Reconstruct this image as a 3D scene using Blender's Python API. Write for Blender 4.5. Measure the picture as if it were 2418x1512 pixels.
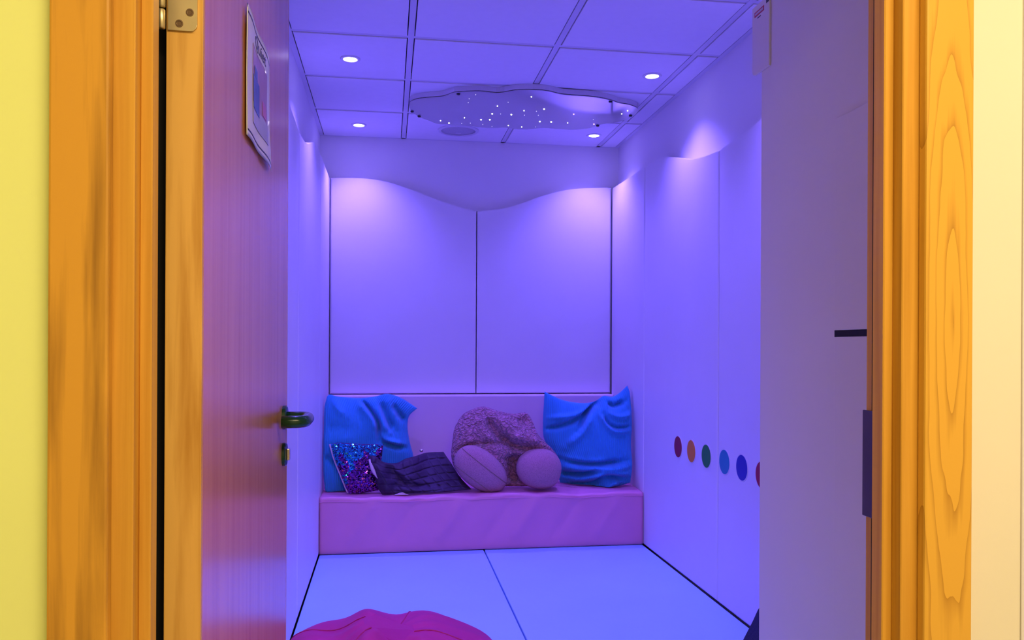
import bpy, bmesh, math, random
import numpy as np
from mathutils import Vector, Matrix

random.seed(7)
for o in list(bpy.data.objects):
    bpy.data.objects.remove(o, do_unlink=True)
S = bpy.context.scene
C = S.collection

# ------------------------------------------------------------------ camera
EYE = 1.111
cd = bpy.data.cameras.new('camera')
cam = bpy.data.objects.new('camera', cd)
C.objects.link(cam)
cd.sensor_width = 36.0
cd.lens = 1927.75 / 2418 * 36.0
cd.shift_y = 62.5 / 2418
cd.clip_start = 0.02
cam.matrix_world = (Matrix.Translation((0, 0, EYE)) @ Matrix.Rotation(-0.1504, 4, 'Z')
                    @ Matrix.Rotation(math.pi / 2, 4, 'X') @ Matrix.Rotation(0.0047, 4, 'Z'))
S.camera = cam

# ------------------------------------------------------------------ world, exposure
w = bpy.data.worlds.new('world')
S.world = w
w.use_nodes = True
w.node_tree.nodes['Background'].inputs[0].default_value = (0.03, 0.025, 0.04, 1)
w.node_tree.nodes['Background'].inputs[1].default_value = 0.2
S.view_settings.view_transform = 'Standard'
S.view_settings.look = 'None'
S.view_settings.gamma = 1.0
S.view_settings.use_curve_mapping = False
S.view_settings.exposure = 0.0

# ------------------------------------------------------------------ lights
PURPLE = (0.172, 0.104, 1.0)
WARM = (1.0, 0.76, 0.40)
SPOT_W = 106.0          # each colour-changing ceiling downlight
CORR_W = 41.0          # corridor ceiling panel


def spot(x, y, z):
    d = bpy.data.lights.new('downlight_beam', 'SPOT')
    d.energy = SPOT_W
    d.color = PURPLE
    d.spot_size = math.radians(108)
    d.spot_blend = 0.9
    d.shadow_soft_size = 0.03
    o = bpy.data.objects.new('downlight_beam', d)
    o.location = (x, y, z)
    C.objects.link(o)
    return o


CEIL = 2.3554
DOWN = [(-0.168, 3.592), (1.186, 3.592), (-0.169, 4.659), (1.186, 4.659), (-0.168, 2.525), (1.186, 2.525)]
for dx, dy in DOWN:
    spot(dx, dy, CEIL - 0.012)

ad = bpy.data.lights.new('corridor_panel_light', 'AREA')
ad.shape = 'RECTANGLE'
ad.size = 1.30
ad.size_y = 0.55
ad.energy = CORR_W
ad.color = WARM
ao = bpy.data.objects.new('corridor_panel_light', ad)
ao.location = (0.62, -0.25, 2.385)
C.objects.link(ao)

# ------------------------------------------------------------------ materials
MATS = {}


def nt(name):
    m = bpy.data.materials.new(name)
    m.use_nodes = True
    t = m.node_tree
    b = t.nodes['Principled BSDF']
    return m, t, b


def setp(b, **k):
    names = {'rough': 'Roughness', 'metal': 'Metallic', 'spec': 'Specular IOR Level', 'coat': 'Coat Weight',
             'coatr': 'Coat Roughness', 'sheen': 'Sheen Weight', 'sheenr': 'Sheen Roughness'}
    for a, v in k.items():
        b.inputs[names[a]].default_value = v


def plain(name, col, var=0.04, scale=6.0, bump=0.0, bscale=40.0, coords='Object', **k):
    m, t, b = nt(name)
    setp(b, **k)
    tc = t.nodes.new('ShaderNodeTexCoord')
    n = t.nodes.new('ShaderNodeTexNoise')
    n.inputs['Scale'].default_value = scale
    n.inputs['Detail'].default_value = 3
    t.links.new(tc.outputs[coords], n.inputs['Vector'])
    r = t.nodes.new('ShaderNodeValToRGB')
    r.color_ramp.elements[0].position = 0.3
    r.color_ramp.elements[1].position = 0.7
    r.color_ramp.elements[0].color = tuple(c * (1 - var) for c in col) + (1,)
    r.color_ramp.elements[1].color = tuple(min(1, c * (1 + var)) for c in col) + (1,)
    t.links.new(n.outputs['Fac'], r.inputs['Fac'])
    t.links.new(r.outputs['Color'], b.inputs['Base Color'])
    if bump:
        n2 = t.nodes.new('ShaderNodeTexNoise')
        n2.inputs['Scale'].default_value = bscale
        n2.inputs['Detail'].default_value = 4
        t.links.new(tc.outputs[coords], n2.inputs['Vector'])
        bp = t.nodes.new('ShaderNodeBump')
        bp.inputs['Strength'].default_value = bump
        bp.inputs['Distance'].default_value = 0.01
        t.links.new(n2.outputs['Fac'], bp.inputs['Height'])
        t.links.new(bp.outputs['Normal'], b.inputs['Normal'])
    MATS[name] = m
    return m


def wood(name, light, dark, streak=(70.0, 0.025), rings=None, mix=0.5, lo=0.30, hi=0.62, seed=0.0, **k):
    """grain along Z: stretched streaks, and optionally long nested growth rings (x0, z0, ring width, ring length, wobble)"""
    m, t, b = nt(name)
    setp(b, **k)
    tc = t.nodes.new('ShaderNodeTexCoord')

    def noise(sc, zs, detail, dist=0.0):
        mp = t.nodes.new('ShaderNodeMapping')
        mp.inputs['Scale'].default_value = (1.0, 1.0, zs)
        mp.inputs['Location'].default_value = (seed, seed * 0.7, seed * 1.3)
        t.links.new(tc.outputs['Object'], mp.inputs['Vector'])
        n = t.nodes.new('ShaderNodeTexNoise')
        n.inputs['Scale'].default_value = sc
        n.inputs['Detail'].default_value = detail
        n.inputs['Distortion'].default_value = dist
        t.links.new(mp.outputs['Vector'], n.inputs['Vector'])
        return n.outputs['Fac']

    def mth(op, x, y=None, z=None):
        n = t.nodes.new('ShaderNodeMath')
        n.operation = op
        for i, v in enumerate((x, y, z)):
            if v is None:
                continue
            if isinstance(v, (int, float)):
                n.inputs[i].default_value = v
            else:
                t.links.new(v, n.inputs[i])
        return n.outputs[0]

    val = noise(streak[0], streak[1], 6, 0.3)
    if rings:
        x0, z0, rw, rl, wob = rings
        sp = t.nodes.new('ShaderNodeSeparateXYZ')
        t.links.new(tc.outputs['Object'], sp.inputs[0])
        dx = mth('DIVIDE', mth('SUBTRACT', sp.outputs[0], x0), rw)
        dz = mth('DIVIDE', mth('SUBTRACT', sp.outputs[2], z0), rl)
        wn = mth('MULTIPLY', mth('SUBTRACT', noise(16.0, 0.22, 3), 0.5), wob)
        rad = mth('ADD', mth('SQRT', mth('ADD', mth('MULTIPLY', dx, dx), mth('MULTIPLY', dz, dz))), wn)
        saw = mth('FRACT', rad)
        ring = mth('POWER', saw, 0.45)
        val = mth('ADD', mth('MULTIPLY', ring, mix), mth('MULTIPLY', val, 1 - mix))
    r = t.nodes.new('ShaderNodeValToRGB')
    r.color_ramp.elements[0].position = lo
    r.color_ramp.elements[1].position = hi
    r.color_ramp.elements[0].color = dark + (1,)
    r.color_ramp.elements[1].color = light + (1,)
    t.links.new(val, r.inputs['Fac'])
    t.links.new(r.outputs['Color'], b.inputs['Base Color'])
    bp = t.nodes.new('ShaderNodeBump')
    bp.inputs['Strength'].default_value = 0.05
    bp.inputs['Distance'].default_value = 0.003
    t.links.new(val, bp.inputs['Height'])
    t.links.new(bp.outputs['Normal'], b.inputs['Normal'])
    MATS[name] = m
    return m


def emit(name, col, strength):
    m, t, b = nt(name)
    b.inputs['Base Color'].default_value = (0.02, 0.02, 0.02, 1)
    b.inputs['Emission Color'].default_value = col + (1,)
    b.inputs['Emission Strength'].default_value = strength
    MATS[name] = m
    return m


def fleece(name, col, scale, strength, dist):
    m, t, b = nt(name)
    setp(b, rough=0.95, sheen=0.25, spec=0.1)
    tc = t.nodes.new('ShaderNodeTexCoord')
    v = t.nodes.new('ShaderNodeTexVoronoi')
    v.inputs['Scale'].default_value = scale
    n0 = t.nodes.new('ShaderNodeTexNoise')
    n0.inputs['Scale'].default_value = scale * 0.4
    mixv = t.nodes.new('ShaderNodeMixRGB')
    mixv.inputs['Fac'].default_value = 0.06
    t.links.new(tc.outputs['Object'], n0.inputs['Vector'])
    t.links.new(tc.outputs['Object'], mixv.inputs['Color1'])
    t.links.new(n0.outputs['Color'], mixv.inputs['Color2'])
    t.links.new(mixv.outputs['Color'], v.inputs['Vector'])
    r = t.nodes.new('ShaderNodeValToRGB')
    r.color_ramp.elements[0].position = 0.1
    r.color_ramp.elements[1].position = 0.75
    r.color_ramp.elements[0].color = tuple(c * 1.05 for c in col) + (1,)
    r.color_ramp.elements[1].color = tuple(c * 0.55 for c in col) + (1,)
    t.links.new(v.outputs['Distance'], r.inputs['Fac'])
    t.links.new(r.outputs['Color'], b.inputs['Base Color'])
    bp = t.nodes.new('ShaderNodeBump')
    bp.invert = True
    bp.inputs['Strength'].default_value = strength
    bp.inputs['Distance'].default_value = dist
    t.links.new(v.outputs['Distance'], bp.inputs['Height'])
    t.links.new(bp.outputs['Normal'], b.inputs['Normal'])
    MATS[name] = m
    return m


plain('white_paint', (0.82, 0.81, 0.82), 0.015, 3, rough=0.7, spec=0.2)
plain('tile_white', (0.84, 0.83, 0.85), 0.01, 30, bump=0.04, bscale=260, rough=0.85, spec=0.1)
plain('bar_white', (0.66, 0.65, 0.69), 0.01, 8, rough=0.5)
plain('screed', (0.05, 0.048, 0.045), 0.15, 12, rough=0.9)
plain('void_dark', (0.02, 0.02, 0.025), 0.1, 5, rough=0.9)
plain('vinyl_white', (0.83, 0.81, 0.83), 0.015, 4, bump=0.10, bscale=5, rough=0.42, spec=0.35)
plain('vinyl_mat', (0.37, 0.66, 0.90), 0.02, 4, bump=0.08, bscale=6, rough=0.45, spec=0.3)
plain('vinyl_pink', (0.78, 0.28, 0.44), 0.03, 5, bump=0.12, bscale=9, rough=0.42, spec=0.35)
plain('vinyl_lilac', (0.84, 0.64, 0.80), 0.02, 5, bump=0.10, bscale=5, rough=0.45, spec=0.35)
plain('lime_paint', (0.84, 0.90, 0.33), 0.02, 2.5, rough=0.75, spec=0.15)
plain('cream_paint', (0.80, 0.74, 0.62), 0.02, 2.5, rough=0.75, spec=0.15)
plain('corridor_white', (0.80, 0.77, 0.70), 0.02, 2.5, rough=0.8)
plain('corridor_carpet', (0.28, 0.25, 0.22), 0.2, 90, bump=0.3, bscale=200, rough=0.95)
wood('frame_wood', (0.69, 0.355, 0.050), (0.56, 0.265, 0.030), streak=(90.0, 0.03), seed=1.7, rough=0.42, spec=0.3)
wood('ash_wood', (0.74, 0.40, 0.055), (0.40, 0.175, 0.018), streak=(150.0, 0.03), rings=(0.060, 1.14, 0.0105, 0.12, 2.6), mix=0.60, lo=0.10, hi=0.58, seed=4.2, rough=0.42, spec=0.3)
wood('knotty_wood', (0.68, 0.335, 0.042), (0.33, 0.15, 0.02), streak=(34.0, 0.055), lo=0.37, hi=0.55, seed=9.3, rough=0.45, spec=0.3)
wood('door_wood', (0.68, 0.275, 0.068), (0.56, 0.205, 0.045), streak=(55.0, 0.03), seed=6.1, rough=0.26, spec=0.5, coat=0.25, coatr=0.18)
wood('lipping_wood', (0.74, 0.42, 0.10), (0.52, 0.25, 0.04), streak=(45.0, 0.07), seed=2.9, lo=0.36, hi=0.58, rough=0.45, spec=0.3)
plain('brass', (0.62, 0.52, 0.30), 0.05, 30, rough=0.38, metal=0.9)
plain('screw_steel', (0.16, 0.10, 0.055), 0.1, 60, rough=0.45, metal=0.6)
plain('green_nylon', (0.006, 0.045, 0.018), 0.1, 10, rough=0.22, spec=0.35, coat=0.15, coatr=0.08)
plain('dark_steel', (0.10, 0.085, 0.11), 0.1, 20, rough=0.4, metal=0.7)
plain('steel', (0.62, 0.58, 0.52), 0.05, 30, rough=0.25, metal=1.0)
plain('gap_black', (0.008, 0.007, 0.008), 0.1, 10, rough=0.8)  # black standing in for the darkness of narrow gaps
plain('paper', (0.80, 0.76, 0.74), 0.02, 6, rough=0.35, spec=0.4, coat=0.25, coatr=0.1)
plain('ink', (0.02, 0.02, 0.035), 0.1, 10, rough=0.3)
plain('cabinet_white', (0.80, 0.78, 0.77), 0.015, 3, rough=0.5, spec=0.3)
plain('label_red', (0.55, 0.03, 0.05), 0.05, 10, rough=0.4)
plain('label_grey', (0.62, 0.55, 0.60), 0.05, 10, rough=0.4)
plain('cord_blue', (0.040, 0.30, 0.60), 0.08, 9, rough=0.9, sheen=0.25, spec=0.1)
fleece('boucle', (0.70, 0.30, 0.40), 62.0, 1.0, 0.022)
fleece('short_plush', (0.72, 0.33, 0.43), 230.0, 0.55, 0.004)
plain('plush_seam', (0.30, 0.16, 0.15), 0.1, 20, rough=0.9)
plain('quilt_navy', (0.045, 0.022, 0.060), 0.15, 14, bump=0.15, bscale=60, rough=0.55, spec=0.3)
plain('quilt_lining', (0.72, 0.52, 0.60), 0.1, 14, rough=0.85)
plain('sequin_blue', (0.03, 0.36, 0.62), 0.3, 60, rough=0.14, metal=0.95)
plain('sequin_purple', (0.26, 0.05, 0.36), 0.4, 60, rough=0.10, metal=1.0)
plain('sequin_back', (0.06, 0.02, 0.12), 0.2, 20, rough=0.8)
plain('piping', (0.66, 0.50, 0.62), 0.1, 20, rough=0.85)
plain('bean_pink', (0.52, 0.022, 0.19), 0.06, 5, bump=0.10, bscale=16, rough=0.55, spec=0.3)
plain('bean_seam', (0.45, 0.012, 0.13), 0.06, 5, rough=0.7)
plain('navy_fabric', (0.010, 0.012, 0.045), 0.1, 20, bump=0.15, bscale=90, rough=0.75)
plain('print_white', (0.75, 0.72, 0.75), 0.02, 20, rough=0.6)
plain('cloud_face', (0.40, 0.39, 0.46), 0.01, 4, rough=0.06, spec=1.0, coat=1.0, coatr=0.03)
plain('cloud_edge', (0.62, 0.60, 0.68), 0.01, 4, rough=0.4)
plain('cap_black', (0.01, 0.01, 0.012), 0.1, 10, rough=0.4)
plain('grille', (0.50, 0.49, 0.53), 0.05, 120, bump=0.4, bscale=500, rough=0.6)
emit('lens_lit', (0.78, 0.66, 1.0), 14.0)
emit('star_lit', (0.85, 0.85, 1.0), 9.0)
emit('star_dim', (0.62, 0.55, 1.0), 1.6)
emit('star_pink', (1.0, 0.40, 0.75), 4.0)
emit('panel_lit', (1.0, 0.84, 0.55), 5.0)
for nm, col in (('dot_red', (0.30, 0.008, 0.03)), ('dot_orange', (0.78, 0.26, 0.02)), ('dot_green', (0.01, 0.24, 0.05)),
                ('dot_teal', (0.01, 0.28, 0.40)), ('dot_blue', (0.01, 0.04, 0.38)), ('dot_crimson', (0.38, 0.01, 0.05))):
    plain(nm, col, 0.03, 10, rough=0.4)
plain('pic_mauve', (0.42, 0.22, 0.34), 0.10, 20, rough=0.35, coat=0.25, coatr=0.1)
plain('pic_blue', (0.05, 0.12, 0.36), 0.2, 30, rough=0.35, coat=0.25, coatr=0.1)
plain('pic_pink', (0.62, 0.16, 0.30), 0.15, 30, rough=0.35, coat=0.25, coatr=0.1)
plain('pic_grey', (0.44, 0.42, 0.56), 0.08, 30, rough=0.35, coat=0.25, coatr=0.1)


# ------------------------------------------------------------------ mesh helpers
def wloc(o):
    v = Vector((0, 0, 0))
    while o is not None:
        v = v + o.location
        o = o.parent
    return v


def link(name, me, mat, parent=None, smooth=False, origin=None):
    """me in world coordinates -> object whose origin is the parent's origin or its own base"""
    mats = mat if isinstance(mat, (list, tuple)) else [mat]
    for x in mats:
        me.materials.append(MATS[x])
    o = bpy.data.objects.new(name, me)
    C.objects.link(o)
    if parent is not None:
        o.parent = parent
        base = wloc(parent)
    else:
        co = np.empty(len(me.vertices) * 3)
        me.vertices.foreach_get('co', co)
        co = co.reshape(-1, 3)
        lo, hi = co.min(0), co.max(0)
        base = Vector(((lo[0] + hi[0]) / 2, (lo[1] + hi[1]) / 2, lo[2])) if origin is None else Vector(origin)
        o.location = base
    me.transform(Matrix.Translation(-base))
    if smooth:
        me.polygons.foreach_set('use_smooth', [True] * len(me.polygons))
    me.update()
    return o


def obj(name, bm, mat, parent=None, smooth=False):
    bmesh.ops.recalc_face_normals(bm, faces=bm.faces)
    me = bpy.data.meshes.new(name)
    bm.to_mesh(me)
    bm.free()
    return link(name, me, mat, parent, smooth)


def tag(o, label, cat, group=None):
    o['label'] = label
    o['category'] = cat
    if group:
        o['group'] = group
    return o


def struct(o, label=None):
    o['kind'] = 'structure'
    if label:
        o['label'] = label
    return o


def empty(name, loc):
    o = bpy.data.objects.new(name, None)
    o.empty_display_size = 0.1
    o.location = loc
    C.objects.link(o)
    return o


def box(x0, x1, y0, y1, z0, z1, bev=0.0, seg=2, bm=None):
    b = bm or bmesh.new()
    r = bmesh.ops.create_cube(b, size=1.0)
    for v in r['verts']:
        v.co = Vector((x0 + (v.co.x + .5) * (x1 - x0), y0 + (v.co.y + .5) * (y1 - y0), z0 + (v.co.z + .5) * (z1 - z0)))
    if bev:
        es = list({e for v in r['verts'] for e in v.link_edges})
        bmesh.ops.bevel(b, geom=es, offset=bev, segments=seg, affect='EDGES', profile=0.5)
    return b


def prism(pts, f0, f1, bev=0.0, seg=3):
    """closed outline pts; f0, f1 map a 2D point to the back and the front 3D point; front rim bevelled"""
    b = bmesh.new()
    a = [b.verts.new(f0(*p)) for p in pts]
    c = [b.verts.new(f1(*p)) for p in pts]
    n = len(pts)
    b.faces.new(a)
    b.faces.new(list(reversed(c)))
    for i in range(n):
        b.faces.new((a[i], c[i], c[(i + 1) % n], a[(i + 1) % n]))
    if bev:
        cs = set(c)
        es = [e for e in b.edges if e.verts[0] in cs and e.verts[1] in cs]
        bmesh.ops.bevel(b, geom=es, offset=bev, segments=seg, affect='EDGES', profile=0.5)
    return b


def cyl(p, q, r0, r1=None, n=24, bm=None, cap=True):
    b = bm or bmesh.new()
    p, q = Vector(p), Vector(q)
    d = (q - p)
    M = Matrix.Translation((p + q) / 2) @ d.to_track_quat('Z', 'Y').to_matrix().to_4x4()
    bmesh.ops.create_cone(b, cap_ends=cap, segments=n, radius1=r0, radius2=r0 if r1 is None else r1, depth=d.length, matrix=M)
    return b


def lathe(center, axis, prof, n=32):
    """prof: (radius, distance along axis) list"""
    b = bmesh.new()
    ax = Vector(axis).normalized()
    q = ax.to_track_quat('Z', 'Y').to_matrix()
    rings = []
    for r, h in prof:
        ring = []
        for k in range(n):
            t = 2 * math.pi * k / n
            ring.append(b.verts.new(Vector(center) + q @ Vector((r * math.cos(t), r * math.sin(t), h))))
        rings.append(ring)
    for i in range(len(rings) - 1):
        for k in range(n):
            b.faces.new((rings[i][k], rings[i][(k + 1) % n], rings[i + 1][(k + 1) % n], rings[i + 1][k]))
    b.faces.new(rings[0])
    b.faces.new(list(reversed(rings[-1])))
    return b


def tube(path, r, n=10, bm=None, closed=False):
    b = bm or bmesh.new()
    P = [Vector(p) for p in path]
    rings = []
    up = Vector((0.123, 0.3, 0.95)).normalized()
    for i, p in enumerate(P):
        d = (P[min(i + 1, len(P) - 1)] - P[max(i - 1, 0)])
        d = d.normalized() if d.length > 1e-9 else Vector((0, 0, 1))
        s = d.cross(up)
        if s.length < 1e-3:
            s = d.cross(Vector((1, 0, 0)))
        s.normalize()
        u = s.cross(d)
        rr = r[i] if isinstance(r, (list, tuple)) else r
        rings.append([b.verts.new(p + s * (rr * math.cos(2 * math.pi * k / n)) + u * (rr * math.sin(2 * math.pi * k / n))) for k in range(n)])
    for i in range(len(rings) - 1):
        for k in range(n):
            b.faces.new((rings[i][k], rings[i][(k + 1) % n], rings[i + 1][(k + 1) % n], rings[i + 1][k]))
    b.faces.new(rings[0])
    b.faces.new(list(reversed(rings[-1])))
    return b


def smoothcurve(pts, n):
    """Catmull-Rom through pts, n samples evenly spaced by length"""
    P = np.array(pts, float)
    if len(P) > 2:
        E = np.vstack([2 * P[0] - P[1], P, 2 * P[-1] - P[-2]])
        out = []
        for i in range(1, len(E) - 2):
            for t in np.linspace(0, 1, 16, endpoint=False):
                a, b, c, d = E[i - 1], E[i], E[i + 1], E[i + 2]
                out.append(0.5 * ((2 * b) + (-a + c) * t + (2 * a - 5 * b + 4 * c - d) * t * t + (-a + 3 * b - 3 * c + d) * t ** 3))
        out.append(P[-1])
        P = np.array(out)
    s = np.concatenate([[0], np.cumsum(np.linalg.norm(np.diff(P, axis=0), axis=1))])
    q = np.linspace(0, s[-1], n)
    return np.stack([np.interp(q, s, P[:, k]) for k in range(P.shape[1])], 1)


def grid_mesh(name, G, back=None, uv=True):
    """G: (nv, nu, 3) front grid; back: same-size grid sharing the rim"""
    nv, nu = G.shape[:2]
    V = G.reshape(-1, 3).tolist()
    idx = np.arange(nv * nu).reshape(nv, nu)
    F = []
    for j in range(nv - 1):
        for i in range(nu - 1):
            F.append((int(idx[j, i]), int(idx[j, i + 1]), int(idx[j + 1, i + 1]), int(idx[j + 1, i])))
    if back is not None:
        bi = idx.copy()
        k = nv * nu
        for j in range(1, nv - 1):
            for i in range(1, nu - 1):
                bi[j, i] = k
                V.append(back[j, i].tolist())
                k += 1
        for j in range(nv - 1):
            for i in range(nu - 1):
                F.append((int(bi[j, i]), int(bi[j + 1, i]), int(bi[j + 1, i + 1]), int(bi[j, i + 1])))
    me = bpy.data.meshes.new(name)
    me.from_pydata(V, [], F)
    return me


def stroke_field(X, Z, strokes):
    D = np.zeros_like(X)
    for pts, wdt, amp in strokes:
        P = smoothcurve(pts, 24) if len(pts) > 2 else np.array(pts, float)
        best = np.full(X.shape, 1e9)
        n = len(P)
        tt = np.zeros_like(X)
        for i in range(n - 1):
            a, b = P[i], P[i + 1]
            d = b - a
            L = d @ d + 1e-12
            t = np.clip(((X - a[0]) * d[0] + (Z - a[1]) * d[1]) / L, 0, 1)
            dist = np.hypot(X - a[0] - t * d[0], Z - a[1] - t * d[1])
            upd = dist < best
            best = np.where(upd, dist, best)
            tt = np.where(upd, (i + t) / (n - 1), tt)
        taper = np.clip(np.sin(np.pi * np.clip(tt, 0.06, 0.94)) * 1.6, 0.2, 1)
        D += amp * np.exp(-(best / wdt) ** 2) * taper
    return D


def coons(top, right, bottom, left, nu, nv):
    T, B = smoothcurve(top, nu), smoothcurve(bottom, nu)
    R, L = smoothcurve(right, nv), smoothcurve(left, nv)
    u = np.linspace(0, 1, nu)[None, :, None]
    v = np.linspace(0, 1, nv)[:, None, None]
    G = (1 - v) * T[None] + v * B[None] + (1 - u) * L[:, None] + u * R[:, None]
    G -= (1 - u) * (1 - v) * T[0] + u * (1 - v) * T[-1] + (1 - u) * v * B[0] + u * v * B[-1]
    return G, u[0, :, 0][None, :] * np.ones((nv, 1)), v[:, 0, 0][:, None] * np.ones((1, nu))


def to_depth(pts, y_from, y_to):
    """outline measured at one distance, used at another at its real size"""
    k = y_to / y_from
    return [(x * k, EYE + (z - EYE) * k) for x, z in pts]


def on_slant(pts, y_from, ya, yb, xa, xb):
    """outline measured at one distance, carried at its real size to an upright plane turned about Z"""
    out = []
    for x, z in pts:
        q = x
        for _ in range(8):
            y = ya + (yb - ya) * (q - xa) / (xb - xa)
            q = x * y / y_from
        out.append((q, EYE + (z - EYE) * y / y_from))
    return out


def cushion(name, mat, parent, top, right, bottom, left, ym, lean, thick, strokes, nu=96, nv=72,
            ribs=0, rib_h=0.0, zmin=0.339, power=2.4, back_thick=None, extra=None, yfun=None):
    G, u, v = coons(top, right, bottom, left, nu, nv)
    X, Z = G[..., 0], np.maximum(G[..., 1], zmin)
    zm = Z.mean()
    base = ym + lean * (Z - zm) if yfun is None else yfun(X, Z, u, v)
    prof = np.clip((1 - np.abs(2 * u - 1) ** power) * (1 - np.abs(2 * v - 1) ** power), 0, None) ** 0.55
    D = stroke_field(X, Z, strokes) * np.clip(prof * 2.2, 0, 1)
    if ribs:
        D = D + rib_h * np.sin(2 * np.pi * ribs * u + 5 * D * 10) * np.clip(prof * 4, 0, 1)
    if extra is not None:
        D = D + extra(u, v, X, Z) * np.clip(prof * 3, 0, 1)
    front = np.stack([X, base - thick * prof - D, Z], -1)
    bt = thick if back_thick is None else back_thick
    back = np.stack([X, base + bt * prof, Z], -1)
    me = grid_mesh(name, front, back)
    o = link(name, me, mat, parent, smooth=True)
    return o, front


# ------------------------------------------------------------------ the room shell
L, R, BACK = -0.4057, 1.4143, 4.943
FR0, FR1 = 0.946, 1.0233          # corridor face and room face of the entrance partition
MAT = 0.05                       # top of the floor mats

struct(obj('floor', box(L - 0.15, R + 0.15, FR0, BACK + 0.12, -0.10, 0.0), 'screed'), 'floor slab under the padded mats')
struct(obj('wall_left', box(L - 0.12, L, FR1, BACK + 0.12, 0, 2.75), 'white_paint'), 'white wall above the padded panels behind the open door')
struct(obj('wall_right', box(R, R + 0.12, FR1, BACK + 0.12, 0, 2.75), 'white_paint'), 'white wall above the padded panels with the coloured dots')
struct(obj('wall_back', box(L, R, BACK, BACK + 0.12, 0, 2.75), 'white_paint'), 'white end wall above the padded bench')

# entrance partition: lime side, cream side, head
struct(obj('wall_front_left', box(-1.65, -0.300, FR0, FR1, 0, 2.75), 'lime_paint'), 'lime yellow painted corridor wall beside the door frame')
struct(obj('wall_front_right', box(0.666, 2.35, FR0, FR1, 0, 2.75), 'cream_paint'), 'cream painted corridor wall beside the ash door frame')
struct(obj('wall_front_top', box(-0.300, 0.666, FR0, FR1, 2.06, 2.75), 'cream_paint'), 'wall above the doorway')

# corridor shell
struct(obj('floor_corridor', box(-1.65, 2.35, -1.25, FR0, -0.10, 0.0), 'corridor_carpet'), 'corridor floor outside the doorway')
struct(obj('ceiling_corridor', box(-1.65, 2.35, -1.25, FR0, 2.40, 2.46), 'corridor_white'), 'corridor ceiling')
struct(obj('wall_corridor', box(-1.65, 2.35, -1.37, -1.25, 0, 2.46), 'corridor_white'), 'corridor wall facing the doorway')
struct(obj('wall_corridor_left', box(-1.77, -1.65, -1.37, FR1, 0, 2.46), 'lime_paint'), 'corridor end wall on the lime side')
struct(obj('wall_corridor_right', box(2.35, 2.47, -1.37, FR1, 0, 2.46), 'corridor_white'), 'corridor end wall on the cream side')
cp = empty('corridor_ceiling_light', (0.62, -0.25, 2.389))
tag(cp, 'rectangular warm light panel in the corridor ceiling', 'ceiling light')
obj('frame', box(0.62 - 0.70, 0.62 + 0.70, -0.25 - 0.32, -0.25 + 0.32, 2.389, 2.40, 0.002), 'bar_white', cp)
obj('diffuser', box(0.62 - 0.66, 0.62 + 0.66, -0.25 - 0.28, -0.25 + 0.28, 2.3865, 2.389), 'panel_lit', cp)

# suspended ceiling: void slab, bars and tiles
ceil = struct(obj('ceiling', box(L, R, FR1, BACK, CEIL + 0.035, CEIL + 0.10), 'void_dark'), 'suspended ceiling of white square tiles')
BX = [0.0848, 0.6848, 1.2848]
BY = [3.3102 + 0.5358 * k for k in range(-4, 3)]
for x in BX:
    obj('ceiling_bar', box(x - 0.012, x + 0.012, FR1, BACK, CEIL - 0.001, CEIL + 0.030), 'bar_white', ceil)
xs = [L + 0.022] + BX + [R - 0.022]
ys = [FR1 + 0.022] + BY + [BACK - 0.022]
for i in range(len(xs) - 1):
    for y in BY:
        a = xs[i] + (0.012 if i else 0.0)
        c = xs[i + 1] - (0.012 if i < len(xs) - 2 else 0.0)
        obj('cross_bar', box(a, c, y - 0.012, y + 0.012, CEIL, CEIL + 0.028), 'bar_white', ceil)
for nm, b in (('wall_angle', box(L, L + 0.022, FR1, BACK, CEIL - 0.001, CEIL + 0.02)), ('wall_angle', box(R - 0.022, R, FR1, BACK, CEIL - 0.001, CEIL + 0.02)),
              ('wall_angle', box(L + 0.022, R - 0.022, BACK - 0.022, BACK, CEIL - 0.001, CEIL + 0.02))):
    obj(nm, b, 'bar_white', ceil)
g = 0.0042
for i in range(len(xs) - 1):
    for j in range(len(ys) - 1):
        a = xs[i] + (0.012 if i else 0) + g
        c = xs[i + 1] - (0.012 if i < len(xs) - 2 else 0) - g
        y0 = ys[j] + (0.012 if j else 0) + g
        y1 = ys[j + 1] - (0.012 if j < len(ys) - 2 else 0) - g
        obj('tile', box(a, c, y0, y1, CEIL - 0.004, CEIL + 0.014, 0.0015, 1), 'tile_white', ceil)

# ------------------------------------------------------------------ wall pads
SIDE = [(1.95, 2.080), (2.23, 2.075), (2.5, 2.03), (2.85, 1.955), (3.0, 1.942), (3.23, 1.933), (3.4, 1.943), (3.55, 1.966), (3.68, 2.0),
        (3.9, 2.057), (4.05, 2.073), (4.22, 2.079), (4.5, 2.080), (4.9, 2.085)]
BKW = [(-0.3438, 2.0926), (-0.1685, 2.0964), (-0.0455, 2.0858), (0.1035, 2.0483), (0.3296, 1.97), (0.5127, 1.9274), (0.713, 1.9512),
       (0.9208, 2.027), (1.1049, 2.0743), (1.3529, 2.0931)]


def wave(tab, s0, s1, n=26):
    c = smoothcurve(tab, 400)
    q = np.linspace(s0, s1, n)
    return [(float(a), float(np.interp(a, c[:, 0], c[:, 1]))) for a in q]


GAP = 0.0022
PB_Z0 = 0.828


def side_pad(name, xin, xwall, y0, y1, z0, label):
    t = wave(SIDE, y0 + GAP, y1 - GAP)
    pts = [(y0 + GAP, z0)] + t + [(y1 - GAP, z0)]
    o = obj(name, prism(pts, lambda y, z: (xwall, y, z), lambda y, z: (xin, y, z), 0.010, 3), 'vinyl_white')
    return tag(o, label, 'wall pad', 'wave-topped side wall pads')


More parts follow.
